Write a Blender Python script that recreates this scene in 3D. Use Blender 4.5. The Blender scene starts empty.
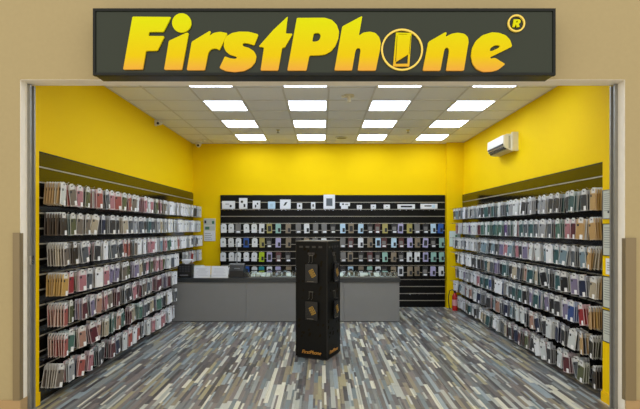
import bpy, math, random
from mathutils import Vector, Matrix
random.seed(7)
SC = bpy.context.scene
COL = SC.collection
PI = math.pi

# ------------------------------------------------------------ camera, world, exposure
EYE, FPX, VX, VY = 1.66, 476.0, 322.0, 228.0
cam_d = bpy.data.cameras.new('camera')
cam = bpy.data.objects.new('camera', cam_d); COL.objects.link(cam)
cam.location = (0, 0, EYE); cam.rotation_euler = (PI/2, 0, 0)
cam_d.sensor_width = 36; cam_d.lens = 36*FPX/640
cam_d.shift_x = -(VX-320)/640; cam_d.shift_y = (VY-204.5)/640
cam_d.clip_start = 0.05
SC.camera = cam
w = bpy.data.worlds.new('world'); SC.world = w; w.use_nodes = True
w.node_tree.nodes['Background'].inputs[0].default_value = (1.0, 0.95, 0.84, 1)
w.node_tree.nodes['Background'].inputs[1].default_value = 1.3
SC.view_settings.view_transform = 'Standard'; SC.view_settings.look = 'None'
SC.view_settings.exposure = 0.0; SC.view_settings.gamma = 1
SC.view_settings.use_curve_mapping = False
PANEL_STRENGTH = 12.0

def wx(px, y): return (px-VX)*y/FPX            # world x of a point seen at px when it stands at depth y
def wz(py, y): return EYE+(VY-py)*y/FPX

# ------------------------------------------------------------ materials
def s2l(c):
    return tuple(((v/255)/12.92 if v/255 <= .04045 else ((v/255+.055)/1.055)**2.4) for v in c)
MATS = {}
def mat(name, rgb, rough=.6, metal=0, spec=.5, emit=None, es=0, alpha=None, bump=0, bscale=40, vary=0, trans=0, coat=0):
    if name in MATS: return MATS[name]
    m = bpy.data.materials.new(name); m.use_nodes = True
    nt = m.node_tree; b = nt.nodes['Principled BSDF']
    c = (*s2l(rgb), 1)
    b.inputs['Base Color'].default_value = c
    b.inputs['Roughness'].default_value = rough; b.inputs['Metallic'].default_value = metal
    b.inputs['Specular IOR Level'].default_value = spec
    b.inputs['Transmission Weight'].default_value = trans
    b.inputs['Coat Weight'].default_value = coat
    if emit: b.inputs['Emission Color'].default_value = (*s2l(emit), 1); b.inputs['Emission Strength'].default_value = es
    if alpha is not None: b.inputs['Alpha'].default_value = alpha
    if bump or vary:
        g = nt.nodes.new('ShaderNodeNewGeometry'); n = nt.nodes.new('ShaderNodeTexNoise')
        n.inputs['Scale'].default_value = bscale; n.inputs['Detail'].default_value = 4
        nt.links.new(g.outputs['Position'], n.inputs['Vector'])
        if bump:
            bp = nt.nodes.new('ShaderNodeBump'); bp.inputs['Strength'].default_value = bump; bp.inputs['Distance'].default_value = .01
            nt.links.new(n.outputs['Fac'], bp.inputs['Height']); nt.links.new(bp.outputs['Normal'], b.inputs['Normal'])
        if vary:
            mx = nt.nodes.new('ShaderNodeMix'); mx.data_type = 'RGBA'; mx.blend_type = 'MULTIPLY'
            rp = nt.nodes.new('ShaderNodeMapRange'); rp.inputs[3].default_value = 1-vary; rp.inputs[4].default_value = 1+vary
            nt.links.new(n.outputs['Fac'], rp.inputs[0])
            mx.inputs[0].default_value = 1; mx.inputs[6].default_value = c
            nt.links.new(rp.outputs[0], mx.inputs[7]); nt.links.new(mx.outputs[2], b.inputs['Base Color'])
    MATS[name] = m; return m

yellow = mat('yellow_wall_paint', (242, 203, 0), .7, spec=.12, bump=.05, bscale=60, vary=.03)
yellow_deep = mat('yellow_skirting_paint', (240, 196, 0), .5, spec=.2)
beige = mat('beige_mall_paint', (176, 160, 122), .7, spec=.15, bump=.05, bscale=30, vary=.04)
cream = mat('cream_reveal_paint', (240, 234, 222), .6, vary=.05, bscale=12)
tan_tile = mat('tan_base_tile', (176, 146, 104), .35, vary=.08, bscale=9)
mallfloor = mat('mall_floor_stone', (206, 194, 172), .4, vary=.08, bscale=6)
slat_satin = mat('black_satin_laminate', (14, 14, 13), .35, spec=.18)
slat_black = mat('black_slat_laminate', (14, 13, 11), .12, spec=.5)
rail_alu = mat('aluminium_groove_insert', (176, 170, 156), .45, metal=.2)
dark_gap = mat('dark_backing', (12, 12, 12), .8)
tile_m = mat('mineral_ceiling_tile', (240, 242, 244), .9, bump=.2, bscale=120, vary=.05)
grid_m = mat('ceiling_grid_paint', (216, 216, 214), .6)
panel_m = mat('lit_diffuser', (255, 255, 255), .5, emit=(222, 236, 255), es=PANEL_STRENGTH)
lframe_m = mat('white_light_frame', (225, 225, 225), .4)
steel = mat('galvanised_steel', (140, 139, 134), .4, metal=.35, vary=.15, bscale=14)
chrome = mat('chrome_wire', (200, 200, 200), .2, metal=1)
guard_m = mat('bronze_corner_guard', (134, 118, 88), .4, metal=.25)
white_pl = mat('white_plastic', (228, 226, 218), .35)
ivory = mat('ivory_plastic', (222, 214, 186), .4)
black_pl = mat('black_plastic', (20, 20, 21), .35)
grey_pl = mat('grey_plastic', (120, 122, 124), .4)
counter_m = mat('grey_counter_laminate', (132, 131, 129), .55, vary=.04, bscale=5)
counter_d = mat('dark_counter_edge', (44, 48, 50), .3)
glass_m = mat('clear_glass', (235, 245, 245), .03, trans=1)
paper = mat('white_paper', (226, 228, 232), .7)
paper_g = mat('grey_notice_paper', (196, 200, 190), .6)
ink = mat('grey_print', (140, 143, 140), .7)
ink_d = mat('dark_print', (38, 40, 44), .6)
red_m = mat('red_enamel', (176, 26, 24), .3)
stand_m = mat('black_stand_board', (14, 13, 10), .5, spec=.2, vary=.3, bscale=14)
gold_m = mat('gold_print', (176, 138, 50), .5)
sign_m = mat('dark_sign_acrylic', (46, 53, 43), .22, spec=.3)
sign_fr = mat('sign_frame_black', (18, 22, 20), .4, spec=.25)
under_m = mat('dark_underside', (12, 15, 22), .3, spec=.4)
header_m = mat('pale_hang_card', (214, 214, 212), .5)

def grad_letter():
    m = bpy.data.materials.new('yellow_lit_letter'); m.use_nodes = True; nt = m.node_tree; b = nt.nodes['Principled BSDF']
    g = nt.nodes.new('ShaderNodeNewGeometry'); sp = nt.nodes.new('ShaderNodeSeparateXYZ'); mr = nt.nodes.new('ShaderNodeMapRange')
    mr.inputs[1].default_value = 2.97; mr.inputs[2].default_value = 3.40
    cr = nt.nodes.new('ShaderNodeValToRGB'); e = cr.color_ramp.elements
    e[0].color = (*s2l((224, 158, 66)), 1); e[1].color = (*s2l((212, 214, 0)), 1); b.inputs['Specular IOR Level'].default_value = .1
    e2 = e.new(.32); e2.color = (*s2l((222, 192, 4)), 1)
    nt.links.new(g.outputs['Position'], sp.inputs[0]); nt.links.new(sp.outputs[2], mr.inputs[0]); nt.links.new(mr.outputs[0], cr.inputs[0])
    nt.links.new(cr.outputs[0], b.inputs['Base Color']); nt.links.new(cr.outputs[0], b.inputs['Emission Color'])
    b.inputs['Emission Strength'].default_value = .12; b.inputs['Roughness'].default_value = .4
    return m
letter_m = grad_letter()
ring_m = mat('pale_yellow_ring', (236, 206, 90), .4, emit=(236, 206, 90), es=.15)

def floor_mat():
    m = bpy.data.materials.new('strip_wood_print'); m.use_nodes = True; nt = m.node_tree; N = nt.nodes; L = nt.links; b = N['Principled BSDF']
    g = N.new('ShaderNodeNewGeometry'); sp = N.new('ShaderNodeSeparateXYZ'); L.new(g.outputs['Position'], sp.inputs[0])
    def M(op, a, bb=None, c=None):
        n = N.new('ShaderNodeMath'); n.operation = op
        for i, v in enumerate((a, bb, c)):
            if v is None: continue
            if isinstance(v, (int, float)): n.inputs[i].default_value = v
            else: L.new(v, n.inputs[i])
        return n.outputs[0]
    def WN(a, bb):
        c = N.new('ShaderNodeCombineXYZ'); L.new(a, c.inputs[0]) if not isinstance(a, (int, float)) else None
        if bb is not None:
            if isinstance(bb, (int, float)): c.inputs[1].default_value = bb
            else: L.new(bb, c.inputs[1])
        n = N.new('ShaderNodeTexWhiteNoise'); n.noise_dimensions = '2D'; L.new(c.outputs[0], n.inputs['Vector']); return n.outputs['Value']
    X, Y = sp.outputs[0], sp.outputs[1]
    def layer(wd, lmin, lvar, seed):
        s = M('FLOOR', M('DIVIDE', X, wd))
        s2 = M('ADD', s, seed)
        ln = M('MULTIPLY_ADD', WN(s2, 3.3), lvar, lmin)
        yy = M('DIVIDE', M('ADD', Y, M('MULTIPLY', WN(s2, 7.7), 9.0)), ln)
        c = M('FLOOR', yy)
        return s2, c, WN(s2, c)
    s, c, r = layer(.043, .24, .5, 100.5)
    _, c2, r2 = layer(.0215, .16, .4, 900.5)
    pick = M('GREATER_THAN', WN(M('ADD', s, 41.0), c), .6)
    v = N.new('ShaderNodeMix'); v.data_type = 'FLOAT'; L.new(pick, v.inputs[0]); L.new(r, v.inputs[2]); L.new(r2, v.inputs[3])
    cr = N.new('ShaderNodeValToRGB'); cr.color_ramp.interpolation = 'CONSTANT'; e = cr.color_ramp.elements
    cols = [(96, 91, 89), (122, 114, 110), (110, 113, 112), (76, 74, 74), (142, 147, 143), (104, 97, 94), (172, 174, 164), (114, 126, 128),
            (140, 130, 108), (102, 104, 104), (206, 203, 184), (126, 116, 111), (146, 158, 162), (84, 81, 82), (158, 150, 118), (120, 122, 120), (186, 187, 178)]
    e[0].color = (*s2l(cols[0]), 1); e[1].position = 1/len(cols); e[1].color = (*s2l(cols[1]), 1)
    for i in range(2, len(cols)): q = e.new(i/len(cols)); q.color = (*s2l(cols[i]), 1)
    L.new(v.outputs[0], cr.inputs[0])
    n = N.new('ShaderNodeTexNoise'); mp = N.new('ShaderNodeMapping'); mp.inputs['Scale'].default_value = (90, 5, 1)
    L.new(g.outputs['Position'], mp.inputs[0]); L.new(mp.outputs[0], n.inputs['Vector']); n.inputs['Scale'].default_value = 1; n.inputs['Detail'].default_value = 5
    mr = N.new('ShaderNodeMapRange'); mr.inputs[3].default_value = .78; mr.inputs[4].default_value = 1.22; L.new(n.outputs['Fac'], mr.inputs[0])
    mx = N.new('ShaderNodeMix'); mx.data_type = 'RGBA'; mx.blend_type = 'MULTIPLY'; mx.inputs[0].default_value = 1
    L.new(cr.outputs[0], mx.inputs[6]); L.new(mr.outputs[0], mx.inputs[7]); L.new(mx.outputs[2], b.inputs['Base Color'])
    b.inputs['Roughness'].default_value = .38
    return m
floor_m = floor_mat()

def col_attr_mat():
    m = bpy.data.materials.new('coloured_packs'); m.use_nodes = True; nt = m.node_tree; b = nt.nodes['Principled BSDF']
    a = nt.nodes.new('ShaderNodeAttribute'); a.attribute_name = 'Col'; nt.links.new(a.outputs['Color'], b.inputs['Base Color']); b.inputs['Roughness'].default_value = .4
    return m
attr_m = col_attr_mat()

# ------------------------------------------------------------ mesh builder
class MB:
    def __init__(s): s.v = []; s.f = []; s.mi = []; s.ms = []; s.c = []
    def _m(s, m):
        if m is None: return 0
        if m not in s.ms: s.ms.append(m)
        return s.ms.index(m)
    def add(s, vs, fs, m=None, M=None, col=None):
        o = len(s.v); s.v += [tuple(M @ Vector(p)) if M is not None else tuple(p) for p in vs]
        k = s._m(m)
        for f in fs: s.f.append(tuple(i+o for i in f)); s.mi.append(k); s.c.append(col)
        return s
    def box(s, x0, x1, y0, y1, z0, z1, m=None, M=None, col=None):
        v = [(x, y, z) for z in (z0, z1) for y in (y0, y1) for x in (x0, x1)]
        return s.add(v, [(0, 2, 3, 1), (4, 5, 7, 6), (0, 1, 5, 4), (2, 6, 7, 3), (0, 4, 6, 2), (1, 3, 7, 5)], m, M, col)
    def bbox(s, x0, x1, y0, y1, z0, z1, r, m=None, M=None):     # box with chamfered vertical + front edges (rounded outline in xz, extruded in y)
        pts = rrect(x0, x1, z0, z1, r); return s.prism(pts, y0, y1, m, M)
    def prism(s, pts, y0, y1, m=None, M=None, col=None):          # outline in xz (counter-clockwise), extruded along y
        n = len(pts); v = [(p[0], y0, p[1]) for p in pts]+[(p[0], y1, p[1]) for p in pts]
        f = [tuple(range(n)), tuple(range(2*n-1, n-1, -1))]+[(i, i+n, (i+1) % n+n, (i+1) % n) for i in range(n)]
        return s.add(v, f, m, M, col)
    def cyl(s, c, r, h, m=None, n=16, axis='Z', r2=None, M=None):
        r2 = r if r2 is None else r2; v = []
        for k, (rr, t) in enumerate(((r, 0), (r2, h))):
            for i in range(n):
                a = 2*PI*i/n; p = (rr*math.cos(a), rr*math.sin(a), t)
                if axis == 'Y': p = (p[0], p[2], p[1])
                if axis == 'X': p = (p[2], p[0], p[1])
                v.append((p[0]+c[0], p[1]+c[1], p[2]+c[2]))
        f = [tuple(range(n)), tuple(range(n, 2*n))]+[(i, (i+1) % n, (i+1) % n+n, i+n) for i in range(n)]
        return s.add(v, f, m, M)
    def tube(s, pts, r, m=None, n=6, M=None):
        pts = [Vector(p) for p in pts]; v = []; f = []
        for i, p in enumerate(pts):
            d = (pts[min(i+1, len(pts)-1)]-pts[max(i-1, 0)]).normalized()
            a = d.orthogonal().normalized() if i == 0 else (a-d*a.dot(d)).normalized()
            b = d.cross(a)
            for k in range(n):
                t = 2*PI*k/n; v.append(p+a*r*math.cos(t)+b*r*math.sin(t))
        for i in range(len(pts)-1):
            for k in range(n): f.append((i*n+k, i*n+(k+1) % n, (i+1)*n+(k+1) % n, (i+1)*n+k))
        f.append(tuple(range(n))); f.append(tuple(range((len(pts)-1)*n, len(pts)*n)))
        return s.add(v, f, m, M)
    def sphere(s, c, r, m=None, nu=12, nv=8, z0=-PI/2, z1=PI/2):
        v = []; f = []
        for j in range(nv+1):
            t = z0+(z1-z0)*j/nv
            for i in range(nu): a = 2*PI*i/nu; v.append((c[0]+r*math.cos(t)*math.cos(a), c[1]+r*math.cos(t)*math.sin(a), c[2]+r*math.sin(t)))
        for j in range(nv):
            for i in range(nu): f.append((j*nu+i, j*nu+(i+1) % nu, (j+1)*nu+(i+1) % nu, (j+1)*nu+i))
        return s.add(v, f, m)
    def mesh(s, name):
        me = bpy.data.meshes.new(name); me.from_pydata(s.v, [], s.f)
        for m in s.ms: me.materials.append(m)
        if len(s.ms) > 1: me.polygons.foreach_set('material_index', s.mi)
        me.update(); return me
def rrect(x0, x1, z0, z1, r, n=3):
    out = []
    for cx, cz, a0 in ((x1-r, z0+r, -PI/2), (x1-r, z1-r, 0), (x0+r, z1-r, PI/2), (x0+r, z0+r, PI)):
        for i in range(n+1): a = a0+PI/2*i/n; out.append((cx+r*math.cos(a), cz+r*math.sin(a)))
    return out

def link(name, me, parent=None, loc=None, rot=None, **props):
    o = bpy.data.objects.new(name, me); COL.objects.link(o)
    if parent: o.parent = parent
    if loc: o.location = loc
    if rot: o.rotation_euler = rot
    for k, v in props.items(): o[k] = v
    return o
def ob(name, mb, parent=None, loc=None, rot=None, **props): return link(name, mb.mesh(name), parent, loc, rot, **props)
def thing(name, label, cat, loc=(0, 0, 0), rot=(0, 0, 0), group=None):
    o = link(name, None, None, loc, rot, label=label, category=cat)
    if group: o['group'] = group
    return o
def T(label, cat, group=None):
    d = dict(label=label, category=cat)
    if group: d['group'] = group
    return d
S = dict(kind='structure')

# ------------------------------------------------------------ room shell
XL, XR, YB, H = -2.717, 2.94, 10.0, 3.434
OXL, OXR, YW, YH, OT = -2.66, 2.70, 4.19, 4.36, 2.968     # shopfront opening, wall face, wall back, opening top
# floor: slab + vinyl planks
fl = ob('floor', MB().box(XL-.1, XR+.1, YW, YB+.1, -.12, -.004, dark_gap), **S)
PW, PL = .184, 1.22
nx = int((XR-XL)/PW)+2
bevel_planks = {}
for i in range(nx):
    x0 = max(XL, -2.76+i*PW); x1 = min(XR, -2.76+(i+1)*PW)
    if x1-x0 < .01: continue
    y = 4.19-(.0 if i % 3 == 0 else PL*(i % 3)/3)
    while y < YB:
        y0, y1 = max(y, 4.19), min(y+PL, YB)
        if y1-y0 > .02:
            key = (round(x1-x0, 3), round(y1-y0, 3))
            if key not in bevel_planks:
                a, b = key[0]-.0012, key[1]-.0012; t = .0008
                mb = MB(); v = [(0, 0, -.004), (a, 0, -.004), (a, b, -.004), (0, b, -.004), (t, t, 0), (a-t, t, 0), (a-t, b-t, 0), (t, b-t, 0)]
                mb.add(v, [(4, 5, 6, 7), (0, 1, 5, 4), (1, 2, 6, 5), (2, 3, 7, 6), (3, 0, 4, 7)], floor_m); bevel_planks[key] = mb.mesh('plank')
            link('plank', bevel_planks[key], fl, (x0, y0, 0))
        y += PL
ob('mall_floor', MB().box(-9, 9, -7, YW, -.12, 0, mallfloor), **S)

# walls
ob('wall_left', MB().box(XL-.15, XL, YH, YB, 0, H+.1, yellow).box(XL-.15, OXL, YH, 4.475, 0, H, yellow).box(OXL, OXL+.012, 4.385, 4.475, 0, .12, yellow_deep), **S)
ob('wall_right', MB().box(XR, XR+.15, YH, YB, 0, H+.1, yellow).box(OXR, XR+.1, YH, 4.58, 0, H, yellow), **S)
ob('baseboard_right', MB().box(OXR-.014, OXR, 4.375, 4.585, 0, .085, yellow_deep).box(OXR-.009, OXR, 4.375, 4.583, .085, .1, yellow_deep), **S)
ob('wall_back', MB().box(XL-.15, XR+.15, YB, YB+.15, 0, H+.1, yellow), **S)
ob('trim_1', MB().box(wx(446.6, 9.9), XR, 9.87, YB, 0, H, yellow), **S)          # corner column
# front wall with opening (fascia)
ob('wall_front', MB().box(-9, OXL, YW, YH, 0, 5.2, beige).box(OXR-.03, 9, YW, YH, 0, 5.2, beige).box(OXL, OXR-.03, YW, YH, OT, 5.2, beige), **S)
ob('trim_2', MB().box(OXL, OXL+.004, YW+.003, YH-.07, 0, OT, cream).box(OXR-.034, OXR-.03, YW+.003, YH-.07, 0, OT, cream)
   .box(OXL, OXR-.03, YW+.003, YH, OT-.004, OT, cream), **S)
ob('baseboard_front', MB().box(-6, OXL, YW-.012, YW, 0, .146, tan_tile).box(OXL-.0, OXL+.012, YW-.012, YH-.08, 0, .146, tan_tile)
   .box(OXR-.03, 6, YW-.012, YW, 0, .146, tan_tile), **S)

# ceiling: slab, grid and tiles
GX0, GY0, TS, TX = -1.68, 9.60, .6, .589
ceil = ob('ceiling', MB().box(XL-.15, XR+.15, YH, YB+.15, H+.03, H+.15, tile_m), **S)
gx = [GX0+TX*k for k in range(-1, 8)]; gy = [GY0-TS*k for k in range(0, 9)]
xs = [XL]+[g for g in gx if XL < g < XR]+[XR]; ys = sorted([YH]+[g for g in gy if YH < g < YB]+[YB])
gm = MB()
for g in xs[1:-1]: gm.box(g-.012, g+.012, YH, YB, H-.004, H+.02, grid_m)
for g in ys[1:-1]: gm.box(XL, XR, g-.012, g+.012, H-.0045, H+.0195, grid_m)
gm.box(XL, XL+.02, YH, YB, H-.004, H+.02, grid_m).box(XR-.02, XR, YH, YB, H-.004, H+.02, grid_m).box(XL, XR, YB-.02, YB, H-.004, H+.02, grid_m)
ob('grid_bar', gm, ceil)
light_cols = [GX0+2*TX*k for k in range(4)]; light_rows = [9.0, 7.8, 6.6, 5.4]
tm = {}
for i in range(len(xs)-1):
    for j in range(len(ys)-1):
        x0, x1, y0, y1 = xs[i], xs[i+1], ys[j], ys[j+1]
        if any(abs(x0-a) < .01 for a in light_cols) and any(abs(y0-b) < .01 for b in light_rows): continue
        key = (round(x1-x0, 3), round(y1-y0, 3))
        if key not in tm:
            a, b = key; e = .008
            v = [(0, 0, .012), (a, 0, .012), (a, b, .012), (0, b, .012), (e, e, 0), (a-e, e, 0), (a-e, b-e, 0), (e, b-e, 0)]
            tm[key] = MB().add(v, [(4, 7, 6, 5), (0, 4, 5, 1), (1, 5, 6, 2), (2, 6, 7, 3), (3, 7, 4, 0)], tile_m).mesh('ceiling_tile')
        link('ceiling_tile', tm[key], ceil, (x0, y0, H+.002))
fr = MB(); a = TS; b_ = TX
for q in ((.012, b_-.012, .012, .03), (.012, b_-.012, a-.03, a-.012), (.012, .03, .03, a-.03), (b_-.03, b_-.012, .03, a-.03)): fr.box(*q, -.006, .02, lframe_m)
frm = fr.mesh('frame'); dfm = MB().box(.03, b_-.03, .03, a-.03, .001, .01, panel_m).mesh('diffuser')
ordn = ['first', 'second', 'third', 'fourth', 'fifth', 'sixth', 'seventh', 'eighth', 'ninth', 'tenth', 'eleventh', 'twelfth', 'thirteenth', 'fourteenth',
        'fifteenth', 'sixteenth', 'seventeenth', 'eighteenth', 'nineteenth', 'twentieth']+['twenty-'+k for k in ('first', 'second', 'third', 'fourth', 'fifth', 'sixth', 'seventh', 'eighth', 'ninth')]
rown = ['back row', 'second row from the back', 'third row from the back', 'row nearest the entrance']
coln = ['leftmost column', 'second column from left', 'third column from left', 'rightmost column']
for j, y in enumerate(light_rows):
    for i, x in enumerate(light_cols):
        t = thing('ceiling_light', f'square lit ceiling panel, {rown[j]}, {coln[i]}', 'ceiling light', (x, y, H-.001), group='square light panels in the ceiling')
        link('diffuser', dfm, link('frame', frm, t))

# ------------------------------------------------------------ shutter guides, corner guards
def guide(x, sx, label):
    t = thing('shutter_guide', label, 'shutter guide', (x, 4.29, 0))
    mb = MB().box(0, sx*.035, 0, .022, .005, OT-.01, steel).box(0, sx*.035, .062, .082, .005, OT-.01, steel).box(0, sx*.006, .022, .062, .005, OT-.01, steel)
    ob('channel', mb, t)
    ob('floor_plate', MB().box(0, sx*.045, -.005, .09, 0.0005, .012, steel), t)
    return t
gl = guide(OXL+.0045, .7, 'grey steel shutter guide rail on the left side of the shop opening')
ob('lock_box', MB().box(.024, .045, -.006, .03, 1.33, 1.41, chrome), gl)
guide(OXR-.035, -.7, 'grey steel shutter guide rail on the right side of the shop opening')
def guard(x0, x1, xr, top, label):
    mb = MB().box(x0, x1, YW-.018, YW-.012, .1465, top, guard_m)
    mb.box(min(xr, xr+.005*(1 if xr < 0 else -1)), max(xr, xr+.005*(1 if xr < 0 else -1)), YW-.018, YW+.035, .1465, top, guard_m)
    mb.box(x0, x1, YW-.0185, YW, top, top+.004, guard_m)
    ob('corner_guard', mb, **T(label, 'corner guard'))
guard(wx(12.5, 4.17), OXL+.004, OXL+.004, 1.615, 'tall bronze corner guard on beige wall left of shop entrance')
guard(OXR-.034, wx(636.5, 4.17), OXR-.034, 1.57, 'tall bronze corner guard on beige wall right of shop entrance')

# ------------------------------------------------------------ fascia sign
SY = 4.02
def P(px, py): return (wx(px, SY), wz(py, SY))
sg = thing('shop_sign', 'large dark illuminated fascia sign reading FirstPhone in yellow letters', 'sign', (0, SY, 0))
x0, z1 = P(93, 8.5); x1, z0 = P(555.5, 75.4)
f = .022
body = MB().box(x0+.01, x1-.01, .02, YW-SY-.001, z0+.01, z1-.005, sign_fr)
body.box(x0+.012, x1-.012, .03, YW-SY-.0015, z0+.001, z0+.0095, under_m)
ob('housing', body, sg)
ob('face_panel', MB().box(x0+f, x1-f, .006, .02, z0+f, z1-f, sign_m), sg)
fm = MB()
fm.box(x0, x1, -.004, .03, z1-f, z1, sign_fr).box(x0, x1, -.004, .03, z0, z0+f, sign_fr).box(x0, x0+f, -.004, .03, z0+f, z1-f, sign_fr).box(x1-f, x1, -.004, .03, z0+f, z1-f, sign_fr)
ob('frame', fm, sg)
def curve_mesh(polys, depth, m, name):
    cu = bpy.data.curves.new(name, 'CURVE'); cu.dimensions = '2D'; cu.fill_mode = 'BOTH'; cu.extrude = depth/2
    for pts in polys:
        sp = cu.splines.new('POLY'); sp.points.add(len(pts)-1)
        for p, q in zip(sp.points, pts): p.co = (q[0], q[1], 0, 1)
        sp.use_cyclic_u = True
    o = bpy.data.objects.new(name, cu); dg = bpy.context.evaluated_depsgraph_get()
    me = bpy.data.meshes.new_from_object(o); me.name = name
    bpy.data.objects.remove(o); bpy.data.curves.remove(cu)
    me.transform(Matrix.Rotation(PI/2, 4, 'X')); me.materials.clear(); me.materials.append(m); return me
def smooth(pts, it=1):                                     # Chaikin corner cutting
    for _ in range(it):
        o = []
        for i in range(len(pts)):
            a, b = pts[i], pts[(i+1) % len(pts)]
            L = math.hypot(b[0]-a[0], b[1]-a[1]); k = min(.25, 5/max(L, 1e-6)) if it == 1 else .25
            o += [(a[0]*(1-k)+b[0]*k, a[1]*(1-k)+b[1]*k), (a[0]*k+b[0]*(1-k), a[1]*k+b[1]*(1-k))]
        pts = o
    return pts
def conv(pts, ox, oy, sc): return [P(ox+x/sc+.6, oy+y/sc+.5) for x, y in pts]
def circ(cx, cy, r, n=40): return [(cx+r*math.cos(2*PI*i/n), cy+r*math.sin(2*PI*i/n)) for i in range(n)]
def letter(polys, ox, oy, sc, sm=1, name='letter', m=None, lab=None):
    me = curve_mesh([conv(smooth(p, sm) if sm else p, ox, oy, sc) for p in polys], .016, m or letter_m, name)
    o = link(name, me, sg, (0, -.004, 0))
    if lab: o['label'] = lab
letter([[(78, 42), (320, 44), (272, 137), (182, 137), (177, 163), (278, 164), (234, 255), (162, 256), (142, 373), (19, 374)]], 120, 10, 6.286, lab='yellow letter F')
letter([[(306, 194), (416, 143), (430, 144), (388, 375), (276, 375)], circ(386, 81, 60)], 120, 10, 6.286, lab='yellow letter i with round dot')
letter([[(72, 200), (182, 133), (192, 134), (184, 162), (210, 144), (250, 137), (297, 146), (246, 253), (232, 243), (210, 241), (190, 248), (176, 268), (154, 378), (41, 378)]], 180, 10, 6.29, lab='yellow letter r')
letter([[(491, 153), (464, 222), (430, 210), (400, 206), (388, 215), (397, 229), (430, 238), (462, 258), (478, 288), (472, 325), (445, 360), (400, 383), (340, 390), (285, 383), (246, 364),
         (280, 291), (310, 303), (345, 308), (358, 300), (350, 292), (310, 280), (285, 258), (273, 230), (275, 195), (290, 165), (325, 145), (370, 136), (430, 137)]], 180, 10, 6.29, lab='yellow letter s')
letter([[(203, 40), (190, 148), (234, 149), (184, 235), (168, 236), (143, 380), (32, 380), (54, 234), (20, 230), (110, 128)]], 255, 10, 6.29, lab='yellow letter t')
letter([[(260, 50), (435, 49), (480, 63), (510, 93), (525, 135), (520, 180), (502, 225), (475, 258), (440, 278), (400, 284), (339, 285), (320, 380), (200, 380)],
        [(366, 146), (397, 143), (409, 156), (408, 174), (398, 192), (380, 199), (356, 199)]], 255, 10, 6.29, lab='yellow letter P')
letter([[(104, 104), (224, 40), (230, 42), (209, 162), (235, 143), (275, 136), (312, 144), (336, 170), (346, 205), (342, 245), (315, 380), (201, 380), (219, 255), (217, 242), (206, 238), (193, 243), (186, 262), (166, 379), (55, 379)]], 325, 10, 6.29, lab='yellow letter h')
letter([circ(256, 201, 171), circ(256, 201, 157)], 370, 25, 8.18, 0, 'ring', ring_m, 'thin round ring standing for the letter o')
letter([[(207, 62), (333, 65), (315, 338), (182, 338)], [(214, 88), (218, 88), (206, 298), (200, 298)], [(324, 88), (328, 88), (316, 240), (311, 240)],
        [(205, 302), (305, 240), (301, 316), (204, 318)], [(225, 73), (300, 74), (300, 79), (225, 78)]], 370, 25, 8.18, 0, 'phone_emblem', None, 'yellow phone outline inside the ring')
letter([[(93, 170), (184, 118), (191, 122), (184, 144), (215, 127), (250, 121), (285, 127), (304, 146), (307, 172), (300, 210), (282, 323), (187, 323), (204, 216), (200, 202), (190, 199), (180, 207), (175, 225), (157, 323), (63, 323)]], 410, 10, 5.33, lab='yellow letter n')
letter([[(430, 119), (470, 122), (505, 135), (528, 160), (539, 194), (422, 251), (424, 260), (447, 254), (502, 288), (465, 318), (430, 328), (385, 330), (350, 315), (328, 285), (320, 245), (325, 205), (345, 165), (380, 135)],
        [(418, 218), (424, 202), (445, 188), (465, 186), (475, 193), (465, 203), (430, 219)]], 410, 10, 5.33, lab='yellow letter e')
letter([circ(562, 70, 46), circ(562, 70, 38)], 410, 10, 5.33, 0, 'ring', ring_m, 'small ring round the registered mark')
letter([[(548, 50), (576, 50), (584, 57), (582, 68), (574, 74), (578, 90), (563, 90), (560, 77), (556, 77), (553, 90), (540, 90), (543, 80)],
        [(561, 58), (569, 58), (568, 67), (559, 67)]], 410, 10, 5.33, 0, 'letter', None, 'small yellow letter R')
# ------------------------------------------------------------ slatwall panels
NS, SP, SH = 16, .147, 2.352
def slatwall(label, length, loc, rz, z0=0.0, sm_=slat_black):
    """local: x along the wall, front face towards -y, wall behind at y=0"""
    t = thing('slatwall_panel', label, 'display panel', loc, (0, 0, rz))
    ob('backing', MB().box(0, length, -.008, -.001, max(z0+.005, .05) if z0 else .005, z0+SH, dark_gap), t)
    sm = MB().box(0, length, -.026, -.009, 0, SP-.019, sm_).mesh('slat')
    rm = MB().box(.002, length-.002, -.014, -.0085, 0, .004, rail_alu).box(.002, length-.002, -.024, -.0085, .006, .0165, rail_alu).mesh('groove_rail')
    for k in range(NS):
        link('slat', sm, t, (0, 0, z0+k*SP+.003))
        if k < NS-1: link('groove_rail', rm, t, (0, 0, z0+(k+1)*SP-.0165))
    ob('end_trim', MB().box(-.006, -.0005, -.028, -.001, z0+.003, z0+SH, slat_black), t)
    return t
LY0, LY1 = 4.49, 9.95
# left wall faces +x : local -y -> +x  => rz=+90deg ; local x -> +y
swL = slatwall('black glossy slatwall covering the left wall behind the phone cases', LY1-LY0, (XL, LY0, 0), PI/2, .045)
ob('base_strip', MB().box(0, LY1-LY0, -.02, -.001, .001, .046, slat_black), swL)
# right wall faces -x : rz=-90deg ; local x -> -y
RY0, RY1 = 4.6, 9.86
swR = slatwall('black glossy slatwall covering the right wall behind the phone cases', RY1-RY0, (XR, RY1, 0), -PI/2, 0)
BX0, BX1 = wx(221, YB), wx(444.8, YB)
swB = slatwall('wide black slatwall on the back wall behind the counter', BX1-BX0, (BX0, YB, 0), 0, 0, slat_satin)

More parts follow.
